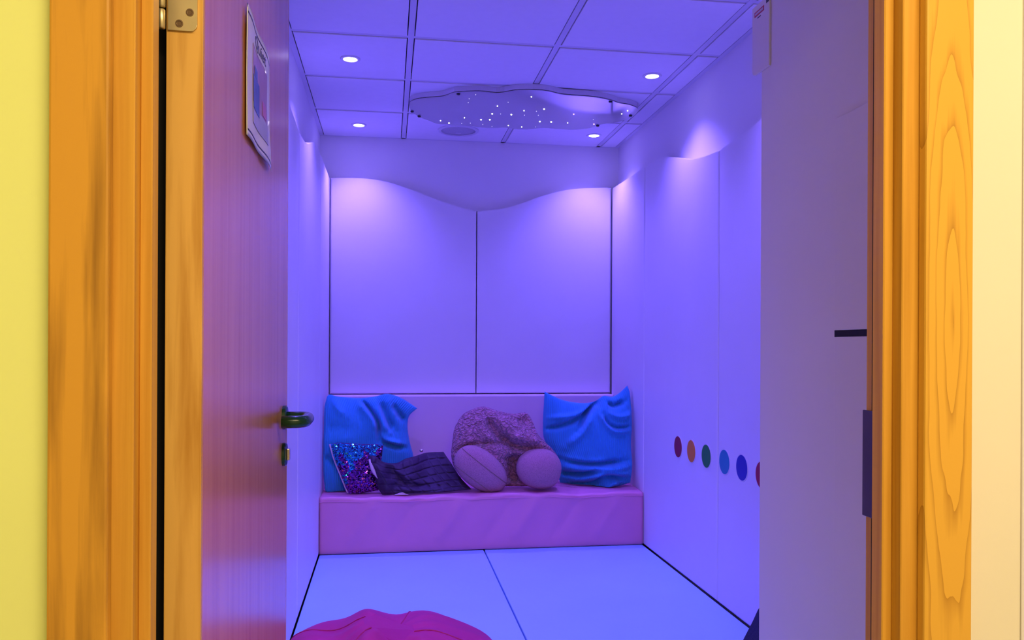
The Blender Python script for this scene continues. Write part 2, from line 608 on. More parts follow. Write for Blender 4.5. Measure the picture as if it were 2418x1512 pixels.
LP, RP, BP = -0.3425, 1.3575, 4.88
SEAMS = [1.95, 2.2316, 3.2316, 4.2278, BP - 0.002]
lab_r = ['narrow white wall pad between the cupboard and the next pad', 'white wall pad bearing teal, blue and crimson dots',
         'white wall pad bearing the dark red, orange and green dots', 'white wall pad above the bench end beside the upright blue cushion']
lab_l = ['narrow white wall pad hidden behind the open door', 'white wall pad standing just past the edge of the open door',
         'white wall pad between the open door and the end of the bench', 'white wall pad above the bench end beside the sequin cushion']
for k in range(4):
    z0 = MAT + 0.002
    side_pad('wall_pad', RP, R - 0.001, SEAMS[k], SEAMS[k + 1], z0, lab_r[k])
    if k:
        side_pad('wall_pad', LP, L + 0.001, SEAMS[k], SEAMS[k + 1], z0, lab_l[k])


def back_pad(x0, x1, label):
    t = wave(BKW, x0 + GAP, x1 - GAP)
    pts = [(x0 + GAP, PB_Z0)] + t + [(x1 - GAP, PB_Z0)]
    o = obj('wall_pad', prism(pts, lambda x, z: (x, BACK - 0.001, z), lambda x, z: (x, BP, z), 0.012, 3), 'vinyl_white')
    return tag(o, label, 'wall pad', 'wave-topped pads behind the bench')


back_pad(LP, 0.523, 'tall white pad behind the bench on the dark quilted blanket side')
back_pad(0.523, RP, 'tall white pad behind the bench on the upright blue cushion side')

# ------------------------------------------------------------------ floor mats
for x0, x1, y0, y1, lab in ((LP, 0.4987, 2.235, 4.232, 'pale blue floor mat with the pink bean bag on it'),
                            (0.4987, RP, 2.235, 4.246, 'pale blue floor mat beside the row of coloured dots'),
                            (LP, 0.4987, FR1 + 0.02, 2.229, 'pale blue floor mat under the open door'),
                            (0.4987, RP, FR1 + 0.02, 2.229, 'pale blue floor mat in front of the white cupboard')):
    tag(obj('floor_mat', box(x0 + 0.003, x1 - 0.003, y0, y1, 0.001, MAT, 0.004, 3), 'vinyl_mat'), lab, 'floor mat', 'padded floor mats')

# ------------------------------------------------------------------ bench and its backrest
SEAT = 0.336
BF = 4.22


def bench():
    nx = 130
    xs_ = np.linspace(LP + 0.003, RP - 0.003, nx)
    sec = [(BACK - 0.002, MAT + 0.0), (BACK - 0.002, SEAT)] + [(y, SEAT) for y in np.linspace(4.86, BF + 0.03, 14)]
    for a in np.linspace(0, math.pi / 2, 6):
        sec.append((BF + 0.016 - 0.016 * math.sin(a), SEAT - 0.016 + 0.016 * math.cos(a)))
    sec += [(BF, z) for z in np.linspace(SEAT - 0.03, MAT + 0.014, 16)] + [(BF + 0.004, MAT + 0.004), (BF + 0.02, MAT + 0.0)]
    sec = np.array(sec)
    G = np.zeros((len(sec), nx, 3))
    rnd = np.random.RandomState(3)
    ph = rnd.rand(8) * 6.28
    wob = sum(np.sin(xs_ * f + p) * a for f, p, a in zip((7, 13, 21, 34, 55), ph, (0.003, 0.002, 0.002, 0.0014, 0.001)))
    creases = [([(x, SEAT), (x - 0.17, MAT + 0.03)], 0.03, a) for x, a in ((-0.05, 0.012), (0.16, -0.010), (0.40, 0.013), (0.66, -0.009), (0.80, 0.013), (1.02, -0.010), (1.24, 0.009))]
    for j, (y, z) in enumerate(sec):
        edge = math.exp(-((y - BF) / 0.05) ** 2) * math.exp(-((z - SEAT) / 0.03) ** 2)
        zz = z + wob * edge * 1.4
        front = 1.0 if y < BF + 0.003 else 0.0
        d = stroke_field(xs_, np.full(nx, z), creases) * front
        topw = 0.0
        if z >= SEAT - 1e-6 and y < 4.85:
            topw = 0.002 * np.sin(xs_ * 9 + y * 14) * np.sin(xs_ * 4.1 - y * 9)
        G[j] = np.stack([xs_, np.full(nx, y) - d * 0.8 + 0.0, zz + topw], 1)
    b = bmesh.new()
    vs = [[b.verts.new(G[j, i]) for i in range(nx)] for j in range(len(sec))]
    n = len(sec)
    for j in range(n):
        for i in range(nx - 1):
            b.faces.new((vs[j][i], vs[j][i + 1], vs[(j + 1) % n][i + 1], vs[(j + 1) % n][i]))
    b.faces.new([vs[j][0] for j in range(n)])
    b.faces.new([vs[j][-1] for j in reversed(range(n))])
    root = empty('padded_bench', ((LP + RP) / 2, BF, MAT))
    tag(root, 'long low pink padded vinyl bench across the end wall', 'bench')
    obj('seat_block', b, 'vinyl_pink', root, smooth=True)
    seam = [(float(x), BF - 0.0015, SEAT - 0.020 + float(q) * 0.8) for x, q in zip(xs_, wob)]
    obj('seam', tube(seam, 0.0016, 6), 'vinyl_pink', root)


bench()
tag(obj('bench_backrest', box(LP + 0.003, RP - 0.003, 4.80, BACK - 0.002, SEAT + 0.004, 0.823, 0.010, 4), 'vinyl_lilac', smooth=False),
    'lilac pink padded backrest strip standing on the pink bench', 'backrest')

# ------------------------------------------------------------------ downlights
for k, (dx, dy) in enumerate(DOWN):
    r = empty('downlight', (dx, dy, CEIL - 0.004))
    labs = ['round recessed downlight over the open door side, between door and bench', 'round recessed downlight over the coloured dots',
            'round recessed downlight above the sequin cushion end of the bench', 'round recessed downlight above the upright blue cushion',
            'round recessed downlight above the open door', 'round recessed downlight above the white cupboard']
    tag(r, labs[k], 'downlight', 'recessed ceiling downlights')
    b = lathe((dx, dy, CEIL - 0.004), (0, 0, -1), [(0.0435, 0.0), (0.0435, 0.002), (0.040, 0.0045), (0.031, 0.0045), (0.029, 0.0015)])
    obj('trim_ring', b, 'bar_white', r, smooth=False)
    b = lathe((dx, dy, CEIL - 0.004), (0, 0, -1), [(0.0285, 0.0005), (0.0285, 0.003), (0.018, 0.0065), (0.006, 0.0075)], 24)
    obj('lens', b, 'lens_lit', r, smooth=True)

# ------------------------------------------------------------------ ceiling speaker
sx, sy = 0.392, 4.682
sp = empty('ceiling_speaker', (sx, sy, CEIL - 0.004))
tag(sp, 'round flush ceiling speaker next to the cloud panel', 'speaker')
obj('rim', lathe((sx, sy, CEIL - 0.004), (0, 0, -1), [(0.118, 0.0), (0.118, 0.004), (0.112, 0.008), (0.100, 0.008), (0.098, 0.003)], 48), 'bar_white', sp)
obj('grille', lathe((sx, sy, CEIL - 0.004), (0, 0, -1), [(0.0975, 0.001), (0.0975, 0.004), (0.06, 0.006), (0.01, 0.007)], 48), 'grille', sp, smooth=True)
obj('badge', box(sx - 0.012, sx + 0.018, sy + 0.03, sy + 0.042, CEIL - 0.0125, CEIL - 0.0095, 0.001, 1), 'bar_white', sp)

# ------------------------------------------------------------------ star cloud panel
CL = [(0.165, 4.0091), (0.2513, 3.9697), (0.2718, 3.9473), (0.3032, 3.8992), (0.3325, 3.8844), (0.4169, 3.8591), (0.461, 3.863), (0.5056, 3.8696), (0.5388, 3.8556), (0.5855, 3.817), (0.6476, 3.7969), (0.713, 3.7957), (0.7595, 3.8089), (0.8094, 3.8359), (0.8787, 3.8459), (0.947, 3.849), (1.0195, 3.8661), (1.0826, 3.8957), (1.1296, 3.9304), (1.1807, 3.945), (1.2235, 3.9769), (1.2512, 4.0122), (1.2665, 4.1001), (1.2491, 4.1888), (1.2114, 4.2663), (1.1508, 4.3039), (1.1285, 4.3352), (1.1057, 4.3859), (1.0651, 4.4309), (0.9923, 4.4529), (0.9134, 4.447), (0.8501, 4.4387), (0.8121, 4.4547), (0.7411, 4.4897), (0.679, 4.4868), (0.6356, 4.4693), (0.5623, 4.4913), (0.4961, 4.4892), (0.4436, 4.4698), (0.3328, 4.4607), (0.258, 4.4549), (0.2161, 4.4075), (0.1804, 4.3692), (0.1526, 4.3325), (0.1118, 4.2358), (0.0988, 4.1297), (0.1072, 4.0714), (0.1333, 4.03)]
CLZ = CEIL - 0.034
clp = [tuple(p) for p in smoothcurve(CL + [CL[0]], 150)[:-1]]
cl = empty('star_cloud_panel', (0.68, 4.15, CLZ))
tag(cl, 'glossy cloud shaped fibre optic star panel fixed to the ceiling', 'light panel')
b = prism(clp, lambda x, y: (x, y, CEIL - 0.0045), lambda x, y: (x, y, CLZ + 0.006))
obj('edge_band', b, 'cloud_edge', cl)


def inset(pts, d):
    P = np.array(pts)
    t = np.roll(P, -1, 0) - np.roll(P, 1, 0)
    nrm = np.stack([-t[:, 1], t[:, 0]], 1)
    nrm /= np.linalg.norm(nrm, axis=1)[:, None]
    return [tuple(p) for p in P + nrm * d]


obj('shadow_gap', prism(inset(clp, 0.004), lambda x, y: (x, y, CLZ + 0.006), lambda x, y: (x, y, CLZ + 0.003)), 'void_dark', cl)
b = prism(inset(clp, 0.0005), lambda x, y: (x, y, CLZ + 0.003), lambda x, y: (x, y, CLZ), 0.0012, 2)
obj('face_sheet', b, 'cloud_face', cl)
STAR = [(0.4097, 3.9056, 0), (0.3849, 3.9752, 0), (0.3867, 4.0396, 0), (0.5373, 4.0748, 1), (0.5289, 4.216, 2), (0.5719, 4.2087, 0), (0.629, 4.2126, 2), (0.6823, 4.1305, 1), (0.7467, 4.1295, 0), (0.7699, 4.199, 0), (0.6796, 3.8966, 1), (0.7789, 4.0867, 2), (0.3928, 4.3107, 1), (0.2717, 4.3892, 1), (0.3199, 4.4279, 2), (0.4836, 4.3339, 2), (0.5301, 4.326, 2), (0.3882, 4.4219, 0), (0.434, 4.4086, 0), (0.5574, 4.4524, 0), (0.6441, 4.4228, 1), (0.7211, 4.4397, 1), (0.7951, 4.4234, 0), (0.7999, 4.3179, 2), (0.8612, 4.3129, 2), (0.9532, 4.319, 1), (0.9478, 4.1505, 3), (1.0724, 4.2292, 0), (1.0986, 4.3182, 3), (1.192, 4.1043, 1), (1.2057, 4.0441, 1), (0.5809, 3.9994, 0), (0.5036, 4.4225, 0), (0.6979, 4.2094, 0)]
for x, y, s in STAR:
    rr = (0.0018, 0.0025, 0.0038, 0.0032)[s]
    obj('star_point', lathe((x, y, CLZ), (0, 0, -1), [(rr, 0.0), (rr, 0.0012), (rr * 0.6, 0.003)], 8), ('star_dim', 'star_lit', 'star_lit', 'star_pink')[s], cl)
for x, y in ((0.3264, 3.905), (1.076, 3.903), (1.125, 4.338), (0.155, 4.318), (0.116, 4.2358), (1.246, 4.1253)):
    obj('screw_cap', lathe((x, y, CLZ), (0, 0, -1), [(0.009, 0.0), (0.009, 0.004), (0.006, 0.007)], 14), 'cap_black', cl)

# ------------------------------------------------------------------ coloured dots on the right-hand pads
DOTS = [(3.698, 0.640, 'dot_red', 'dark red round wall sticker at the bench end of the row'), (3.528, 0.641, 'dot_orange', 'orange round wall sticker beside the dark red one'),
        (3.352, 0.642, 'dot_green', 'green round wall sticker beside the orange one'), (3.160, 0.644, 'dot_teal', 'teal blue round wall sticker between green and blue ones'),
        (2.994, 0.645, 'dot_blue', 'deep blue round wall sticker beside the teal one'), (2.822, 0.643, 'dot_crimson', 'crimson round wall sticker beside the deep blue one')]
for y, z, m, lab in DOTS:
    r = empty('wall_sticker', (RP, y, z))
    tag(r, lab, 'sticker', 'rainbow row of round stickers')
    obj('rim', lathe((RP - 0.0002, y, z), (-1, 0, 0), [(0.0545, 0.0), (0.0545, 0.0008), (0.054, 0.001)], 40), 'print_white', r)
    obj('colour_disc', lathe((RP - 0.0012, y, z), (-1, 0, 0), [(0.0495, 0.0), (0.0495, 0.0008), (0.049, 0.001)], 40), m, r)

# ------------------------------------------------------------------ door frame
HEADZ = 2.02


def jamb(name, side, wood_a, label):
    """side -1: hinge jamb, +1: lock jamb"""
    if side > 0:
        arch = (0.663, 0.729)
        lin = (0.6414, 0.672)
        stop = (0.6278, 0.6414)
    else:
        arch = (-0.358, -0.297)
        lin = (-0.308, -0.2755)
        stop = (-0.2755, -0.262)
    r = empty(name, (lin[0], FR0, 0))
    struct(r, label)
    obj('architrave', box(arch[0], arch[1], 0.930, FR0, 0, HEADZ + 0.075, 0.003), wood_a, r)
    obj('lining', box(lin[0], lin[1], FR0, FR1, 0, HEADZ + 0.03, 0.0012, 1), 'frame_wood', r)
    obj('door_stop', box(stop[0], stop[1], 0.964, 0.9887, 0, HEADZ, 0.0015, 1), 'frame_wood', r)
    a2 = (0.6445, 0.720) if side > 0 else (-0.350, -0.279)
    return r


jl = jamb('trim_1', -1, 'knotty_wood', 'orange stained knotty wood door jamb on the hinge side')
jr = jamb('trim_2', 1, 'ash_wood', 'golden ash door jamb with strong grain on the lock side')
obj('shade_strip', box(0.6400, 0.6414, 0.9895, 1.0085, 0, HEADZ, 0.0003, 1), 'gap_black', jr)  # black strip drawing the shadow line behind the stop
obj('shade_strip', box(-0.2755, -0.2735, 0.9895, FR1, 0, HEADZ, 0.0003, 1), 'gap_black', jl)  # black strip added so the hinge gap reads as shade
sk = obj('strike_plate', box(0.6378, 0.6414, 0.998, 1.0262, 0.884, 1.027, 0.0008, 1), 'dark_steel', jr)
hd = empty('trim_3', (0.18, FR0, HEADZ))
struct(hd, 'wooden head of the door frame')
obj('architrave', box(-0.358, 0.729, 0.930, FR0, HEADZ + 0.017, HEADZ + 0.08, 0.003), 'frame_wood', hd)
obj('lining', box(-0.2755, 0.6414, FR0, FR1, HEADZ, HEADZ + 0.03), 'frame_wood', hd)
# white corner bead at the far right of the cream wall
struct(obj('trim_4', box(0.810, 0.835, 0.943, FR0, 0, 2.40, 0.002), 'print_white'), 'white upright bead on the cream corridor wall')

# ------------------------------------------------------------------ the open door
DOOR_A = math.radians(0.42)
dw = 0.902
door = empty('door_1', (-0.264, 1.030, 0.0))
struct(door, 'open beech door with green lever handle and laminated notice')


def dpt(t, n, z):
    """t along the leaf from the hinge edge, n out from the back face"""
    return Vector((-0.265 + n * math.cos(DOOR_A) - t * math.sin(DOOR_A), 1.030 + t * math.cos(DOOR_A) + n * math.sin(DOOR_A), z))


def dbox(t0, t1, n0, n1, z0, z1, bev=0.0):
    b = box(t0, t1, n0, n1, z0, z1, bev)
    for v in b.verts:
        v.co = dpt(v.co.x, v.co.y, v.co.z)
    return b


DT = 0.0425
obj('leaf', dbox(0.008, dw - 0.006, 0, DT, MAT + 0.008, 2.01, 0.001), 'door_wood', door)
obj('edge_lipping', dbox(0.0, 0.008, 0.0, DT, MAT + 0.008, 2.01, 0.001), 'lipping_wood', door)
obj('edge_lipping', dbox(dw - 0.006, dw, 0, DT, MAT + 0.008, 2.01, 0.001), 'lipping_wood', door)
# black blocker, added to keep the hinge-side gap dark
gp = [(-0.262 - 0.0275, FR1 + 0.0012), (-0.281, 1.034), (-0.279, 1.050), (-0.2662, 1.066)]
obj('hinge_gap_blocker', prism(gp + [(-0.2662, 1.069), (-0.282, 1.053), (-0.2845, 1.036), (-0.293, FR1 + 0.0012)], lambda x, y: (x, y, MAT + 0.01), lambda x, y: (x, y, 2.0)), 'gap_black', door)
# hinges
for zc in (1.538, 0.25, 1.86):
    z0, z1 = zc - 0.05, zc + 0.05
    pts = [(0.002, z0), (0.028, z0)]
    for a in np.linspace(-math.pi / 2, 0, 7):
        pts.append((0.0275 + 0.0085 * math.cos(a), z0 + 0.0085 + 0.0085 * math.sin(a)))
    for a in np.linspace(0, math.pi / 2, 7):
        pts.append((0.0275 + 0.0085 * math.cos(a), z1 - 0.0085 + 0.0085 * math.sin(a)))
    pts += [(0.002, z1)]
    b = prism(pts, lambda n, z: dpt(-0.0002, n, z), lambda n, z: dpt(-0.0024, n, z), 0.0006, 2)
    hg = obj('hinge', b, 'brass', door)
    for n, z in ((0.0275, z0 + 0.0225), (0.0155, z0 + 0.0085), (0.0275, z1 - 0.0225), (0.0155, z1 - 0.0085)):
        c = dpt(-0.0024, n, z)
        obj('screw', lathe(c, (0, -1, 0), [(0.0046, 0.0), (0.0046, 0.0006), (0.0032, 0.0007), (0.0026, 0.0003)], 16), 'screw_steel', hg)
    kx, ky = -0.2695, 1.0255
    for k in range(4):
        za, zb = z0 + k * 0.0255, z0 + k * 0.0255 + 0.0235
        obj('knuckle', lathe((kx, ky, za), (0, 0, 1), [(0.0035, 0.0), (0.0047, 0.0012), (0.0047, zb - za - 0.0012), (0.0035, zb - za)], 20), 'brass', hg, smooth=True)
# lever handle
HZ, HT = 0.952, 0.822
RUN = 0.085
lev = [dpt(HT, DT + 0.002, HZ)]
lev += [dpt(HT - 0.024 * (1 - math.cos(q)), DT + 0.032 + 0.024 * math.sin(q), HZ) for q in np.linspace(0, math.pi / 2, 8)]
lev += [dpt(HT - RUN - 0.024 * math.sin(q), DT + 0.032 + 0.024 * math.cos(q), HZ) for q in np.linspace(0, math.pi / 2, 8)]
lev += [dpt(HT - RUN - 0.024, DT + 0.010, HZ)]
hdl = obj('lever_handle', tube(lev, 0.0130, 18), 'green_nylon', door, smooth=True)
b = lathe(dpt(HT, DT, HZ), (math.cos(DOOR_A), math.sin(DOOR_A), 0), [(0.0265, 0.0), (0.0265, 0.007), (0.0235, 0.0095), (0.012, 0.0095)], 36)
obj('rose', b, 'green_nylon', hdl)
KZ = 0.871
esc = obj('escutcheon', lathe(dpt(HT, DT, KZ), (math.cos(DOOR_A), math.sin(DOOR_A), 0), [(0.026, 0.0), (0.026, 0.006), (0.0235, 0.0085), (0.010, 0.0085)], 36), 'green_nylon', door)
b = box(HT - 0.006, HT + 0.006, DT + 0.008, DT + 0.0155, KZ - 0.013, KZ + 0.013, 0.002)
for v in b.verts:
    v.co = dpt(v.co.x, v.co.y, v.co.z)
obj('turn_knob', b, 'steel', esc)
b = dbox(dw - 0.0002, dw + 0.0012, 0.010, 0.033, 0.80, 1.04)
obj('latch_plate', b, 'steel', door)

# ------------------------------------------------------------------ laminated notice on the door
PT0, PT1, PZ0, PZ1 = 0.293, 0.566, 1.4405, 1.6475


def bulge(t, z):
    s = (t - PT0) / (PT1 - PT0)
    h = (z - PZ0) / (PZ1 - PZ0)
    return 0.003 + 0.0022 * np.sin(3.0 * np.pi * s + 0.6) * (0.35 + abs(h - 0.5)) + 0.006 * s * (1 - s) + 0.004 * np.exp(-((h) / 0.3) ** 2) * s


def sheet(t0, t1, z0, z1, off, mat, name, parent, nt_=40, nz=24, thick=0.0006):
    T, Zz = np.meshgrid(np.linspace(t0, t1, nt_), np.linspace(z0, z1, nz))
    N = DT + bulge(T, Zz) + off

    def pos(N_):
        x = -0.265 + N_ * math.cos(DOOR_A) - T * math.sin(DOOR_A)
        y = 1.030 + T * math.cos(DOOR_A) + N_ * math.sin(DOOR_A)
        return np.stack([x, y, Zz], -1)
    A, B = pos(N), pos(N - thick)
    return link(name, grid_mesh(name, A, B), mat, parent, smooth=True)


po = empty('notice', dpt(PT0, DT + 0.003, PZ0))
tag(po, 'laminated paper notice headed in dark letters stuck on the open door', 'poster')
sheet(PT0, PT1, PZ0, PZ1, 0.0, 'paper', 'paper_sheet', po, thick=0.0010)
for args in ((PT0 + 0.008, PT1 - 0.008, PZ1 - 0.0125, PZ1 - 0.0100), (PT0 + 0.008, PT1 - 0.008, PZ0 + 0.0100, PZ0 + 0.0125)):
    sheet(*args, 0.0005, 'ink', 'border_line', po, nz=3, thick=0.0003)
for args in ((PT0 + 0.006, PT0 + 0.0078, PZ0 + 0.0100, PZ1 - 0.0100), (PT1 - 0.0078, PT1 - 0.006, PZ0 + 0.0100, PZ1 - 0.0100)):
    sheet(*args, 0.0005, 'label_grey', 'border_line', po, nt_=3, thick=0.0003)
PA, PB_, ZA, ZB = 0.347, 0.508, PZ0 + 0.034, PZ1 - 0.043
sheet(PA, PB_, ZA, ZB, 0.0005, 'pic_mauve', 'printed_picture', po, thick=0.0003)
sheet(PA, PB_, ZA, ZA + 0.036, 0.0008, 'pic_grey', 'picture_floor', po, thick=0.0002)
sheet(PA + 0.005, PA + 0.075, ZA + 0.026, ZA + 0.082, 0.0011, 'pic_blue', 'picture_seat', po, thick=0.0002)
sheet(PA + 0.018, PA + 0.055, ZA + 0.082, ZA + 0.100, 0.0011, 'pic_blue', 'picture_cushion', po, thick=0.0002)
sheet(PA + 0.105, PA + 0.145, ZA + 0.040, ZA + 0.066, 0.0011, 'pic_pink', 'picture_cushion', po, thick=0.0002)
# heading
fc = bpy.data.curves.new('heading', 'FONT')
fc.body = 'Quiet'
fc.size = 0.029
fc.resolution_u = 3
to = bpy.data.objects.new('heading_tmp', fc)
C.objects.link(to)
bpy.context.view_layer.update()
me = bpy.data.meshes.new_from_object(to.evaluated_get(bpy.context.evaluated_depsgraph_get()))
bpy.data.objects.remove(to, do_unlink=True)
b = bmesh.new()
b.from_mesh(me)
wmax = max(v.co.x for v in b.verts)
r_ = bmesh.ops.extrude_face_region(b, geom=b.faces[:])
for v in b.verts:
    v.co.z = 0.0
for v in [q for q in r_['geom'] if isinstance(q, bmesh.types.BMVert)]:
    v.co.z = 0.0003
for v in b.verts:
    t, z, up = 0.377 + v.co.x / wmax * 0.112, PZ1 - 0.036 + v.co.y, v.co.z
    v.co = dpt(t, DT + float(bulge(t, z)) + 0.0005 + up, z)
obj('heading', b, 'ink', po)

# ------------------------------------------------------------------ white cupboard beside the doorway
CX, CY0, CY1, CH = 0.90, 1.034, 1.886, 1.957
cb = empty('storage_cupboard', (1.15, 1.45, MAT))
tag(cb, 'tall white storage cupboard just inside the doorway', 'cupboard')
obj('carcass', box(CX, RP - 0.004, CY0, CY1, MAT, CH, 0.003), 'cabinet_white', cb)
obj('door', box(CX - 0.004, CX, CY0 + 0.05, 1.541, 1.147, 1.578, 0.0018), 'cabinet_white', cb)
obj('door', box(CX - 0.004, CX, CY0 + 0.05, 1.541, MAT + 0.05, 1.1335, 0.0018), 'cabinet_white', cb)
obj('finger_slot', box(CX - 0.0012, CX, CY0 + 0.05, 1.5465, 1.1335, 1.147), 'gap_black', cb)
ub = empty('control_box', (CX, 1.88, 1.78))
tag(ub, 'small white control box with a red edged label fixed to the cupboard', 'control box')
pts = [(1.835, 1.785), (1.912, 1.785), (1.922, 1.789), (1.9275, 1.798), (1.9275, CH), (1.835, CH)]
b = prism(pts, lambda y, z: (CX - 0.0005, y, z), lambda y, z: (CX - 0.005, y, z), 0.002, 2)
obj('cover', b, 'cabinet_white', ub)
obj('back_body', box(CX - 0.001, CX + 0.05, CY1 + 0.001, 1.927, 1.80, CH, 0.002), 'cabinet_white', ub)
lb = obj('label', box(CX - 0.0056, CX - 0.0050, 1.862, 1.913, 1.9285, 1.9405), 'label_red', ub)
obj('label_field', box(CX - 0.0060, CX - 0.0056, 1.866, 1.909, 1.9318, 1.9372), 'label_grey', lb)
obj('label', box(CX - 0.0056, CX - 0.0050, 1.880, 1.897, 1.921, 1.9235), 'ink', ub)
obj('label', box(CX - 0.0056, CX - 0.0050, 1.836, 1.850, 1.9395, 1.9545), 'ink', ub)

# ------------------------------------------------------------------ cushions on the bench
K = 4.40
LPt = on_slant([(-0.33, 0.834), (-0.312, 0.843), (-0.262, 0.831), (-0.15, 0.824), (-0.071, 0.832), (-0.002, 0.846), (0.078, 0.82), (0.161, 0.766)], 4.5, 4.40, 4.60, -0.34, 0.16)
LPr = on_slant([(0.161, 0.766), (0.12, 0.729), (0.108, 0.688), (0.111, 0.63), (0.125, 0.56), (0.139, 0.507), (0.135, 0.432), (0.108, 0.322)], 4.5, 4.40, 4.60, -0.34, 0.16)
LPb = on_slant([(-0.332, 0.327), (-0.301, 0.312), (-0.168, 0.308), (-0.034, 0.31), (0.108, 0.322)], 4.5, 4.40, 4.60, -0.34, 0.16)
LPl = on_slant([(-0.33, 0.834), (-0.343, 0.772), (-0.344, 0.669), (-0.346, 0.555), (-0.343, 0.418), (-0.332, 0.327)], 4.5, 4.40, 4.60, -0.34, 0.16)
LPs = [([(-0.154, 0.825), (-0.105, 0.771), (-0.06, 0.703), (-0.049, 0.654), (-0.049, 0.591)], 0.012, -0.03),
       ([(-0.167, 0.821), (-0.114, 0.757), (-0.074, 0.699), (-0.069, 0.631)], 0.02, 0.014),
       ([(-0.048, 0.811), (-0.016, 0.734), (0.011, 0.68), (0.042, 0.639)], 0.018, -0.022),
       ([(-0.065, 0.802), (-0.038, 0.735), (-0.016, 0.671), (0.006, 0.635)], 0.02, 0.015),
       ([(0.019, 0.797), (0.059, 0.734), (0.104, 0.688)], 0.016, -0.025),
       ([(-0.003, 0.833), (0.024, 0.774), (0.051, 0.711)], 0.02, 0.012),
       ([(-0.033, 0.627), (-0.007, 0.599), (0.042, 0.581), (0.087, 0.567)], 0.013, 0.014),
       ([(-0.038, 0.6), (-0.015, 0.581), (0.029, 0.563), (0.096, 0.544)], 0.014, -0.022),
       ([(-0.289, 0.839), (-0.267, 0.781), (-0.224, 0.736)], 0.02, 0.012),
       ([(-0.324, 0.661), (-0.271, 0.674), (-0.201, 0.655)], 0.03, -0.008),
       ([(-0.332, 0.523), (-0.266, 0.496)], 0.02, -0.015)]
o, _ = cushion('corduroy_cushion', 'cord_blue', None, LPt, LPr, LPb, LPl, K, 0.2, 0.075, [(p, wd, am * 1.8) for p, wd, am in LPs], 260, 90, ribs=42, rib_h=0.0016,
               yfun=lambda X, Z, u, v: 4.43 + 0.20 * (X + 0.34) / 0.50 + 0.14 * (Z - 0.58))
tag(o, 'slumped blue corduroy cushion with a pointed corner behind the sequin cushion', 'cushion', 'blue corduroy cushions')

RPt = on_slant([(0.881, 0.856), (0.927, 0.832), (1.0, 0.803), (1.098, 0.789), (1.172, 0.798), (1.226, 0.829), (1.276, 0.824), (1.32, 0.845), (1.37, 0.888)], 4.5, 4.56, 4.36, 0.85, 1.35)
RPr = on_slant([(1.37, 0.888), (1.385, 0.833), (1.389, 0.676), (1.379, 0.555), (1.382, 0.434), (1.368, 0.338)], 4.5, 4.56, 4.36, 0.85, 1.35)
RPb = on_slant([(0.959, 0.346), (1.04, 0.335), (1.12, 0.325), (1.17, 0.303), (1.21, 0.295), (1.27, 0.312), (1.368, 0.338)], 4.5, 4.56, 4.36, 0.85, 1.35)
RPl = on_slant([(0.881, 0.856), (0.874, 0.776), (0.867, 0.681), (0.87, 0.598), (0.904, 0.514), (0.959, 0.346)], 4.5, 4.56, 4.36, 0.85, 1.35)
RPs = [([(1.202, 0.83), (1.138, 0.778), (1.089, 0.712), (1.046, 0.636)], 0.014, -0.028), ([(1.177, 0.816), (1.114, 0.773), (1.046, 0.731), (0.895, 0.704)], 0.014, 0.012),
       ([(1.163, 0.787), (1.089, 0.735), (0.992, 0.674), (0.862, 0.633)], 0.014, -0.02), ([(1.124, 0.74), (1.065, 0.636), (0.978, 0.551)], 0.02, 0.014),
       ([(1.158, 0.763), (1.188, 0.692), (1.237, 0.648), (1.336, 0.652)], 0.014, 0.014), ([(1.197, 0.758), (1.242, 0.729), (1.301, 0.729), (1.346, 0.753)], 0.014, 0.012),
       ([(1.178, 0.735), (1.212, 0.682), (1.262, 0.66), (1.336, 0.671)], 0.012, -0.016), ([(1.212, 0.801), (1.251, 0.782), (1.31, 0.81)], 0.014, -0.02),
       ([(0.954, 0.485), (1.066, 0.464), (1.164, 0.467), (1.302, 0.484)], 0.016, -0.022), ([(0.949, 0.499), (1.066, 0.478), (1.213, 0.486)], 0.014, 0.01),
       ([(0.945, 0.443), (1.042, 0.436), (1.214, 0.443), (1.337, 0.46)], 0.018, 0.02), ([(0.94, 0.4), (1.067, 0.407), (1.164, 0.439)], 0.014, -0.02),
       ([(0.945, 0.371), (1.067, 0.383), (1.214, 0.414), (1.337, 0.411)], 0.016, 0.018), ([(0.97, 0.338), (1.116, 0.349), (1.189, 0.4), (1.308, 0.383)], 0.014, -0.022),
       ([(1.175, 0.305), (1.214, 0.347), (1.263, 0.37)], 0.02, 0.016)]
o, _ = cushion('corduroy_cushion', 'cord_blue', None, RPt, RPr, RPb, RPl, K, 0.2, 0.085, [(p, wd, am * 2.0) for p, wd, am in RPs], 260, 90, ribs=44, rib_h=0.0016,
               yfun=lambda X, Z, u, v: 4.59 - 0.20 * (X - 0.85) / 0.50 + 0.14 * (Z - 0.58))
tag(o, 'upright blue corduroy cushion with two raised corners beside the dusty pink plush', 'cushion', 'blue corduroy cushions')

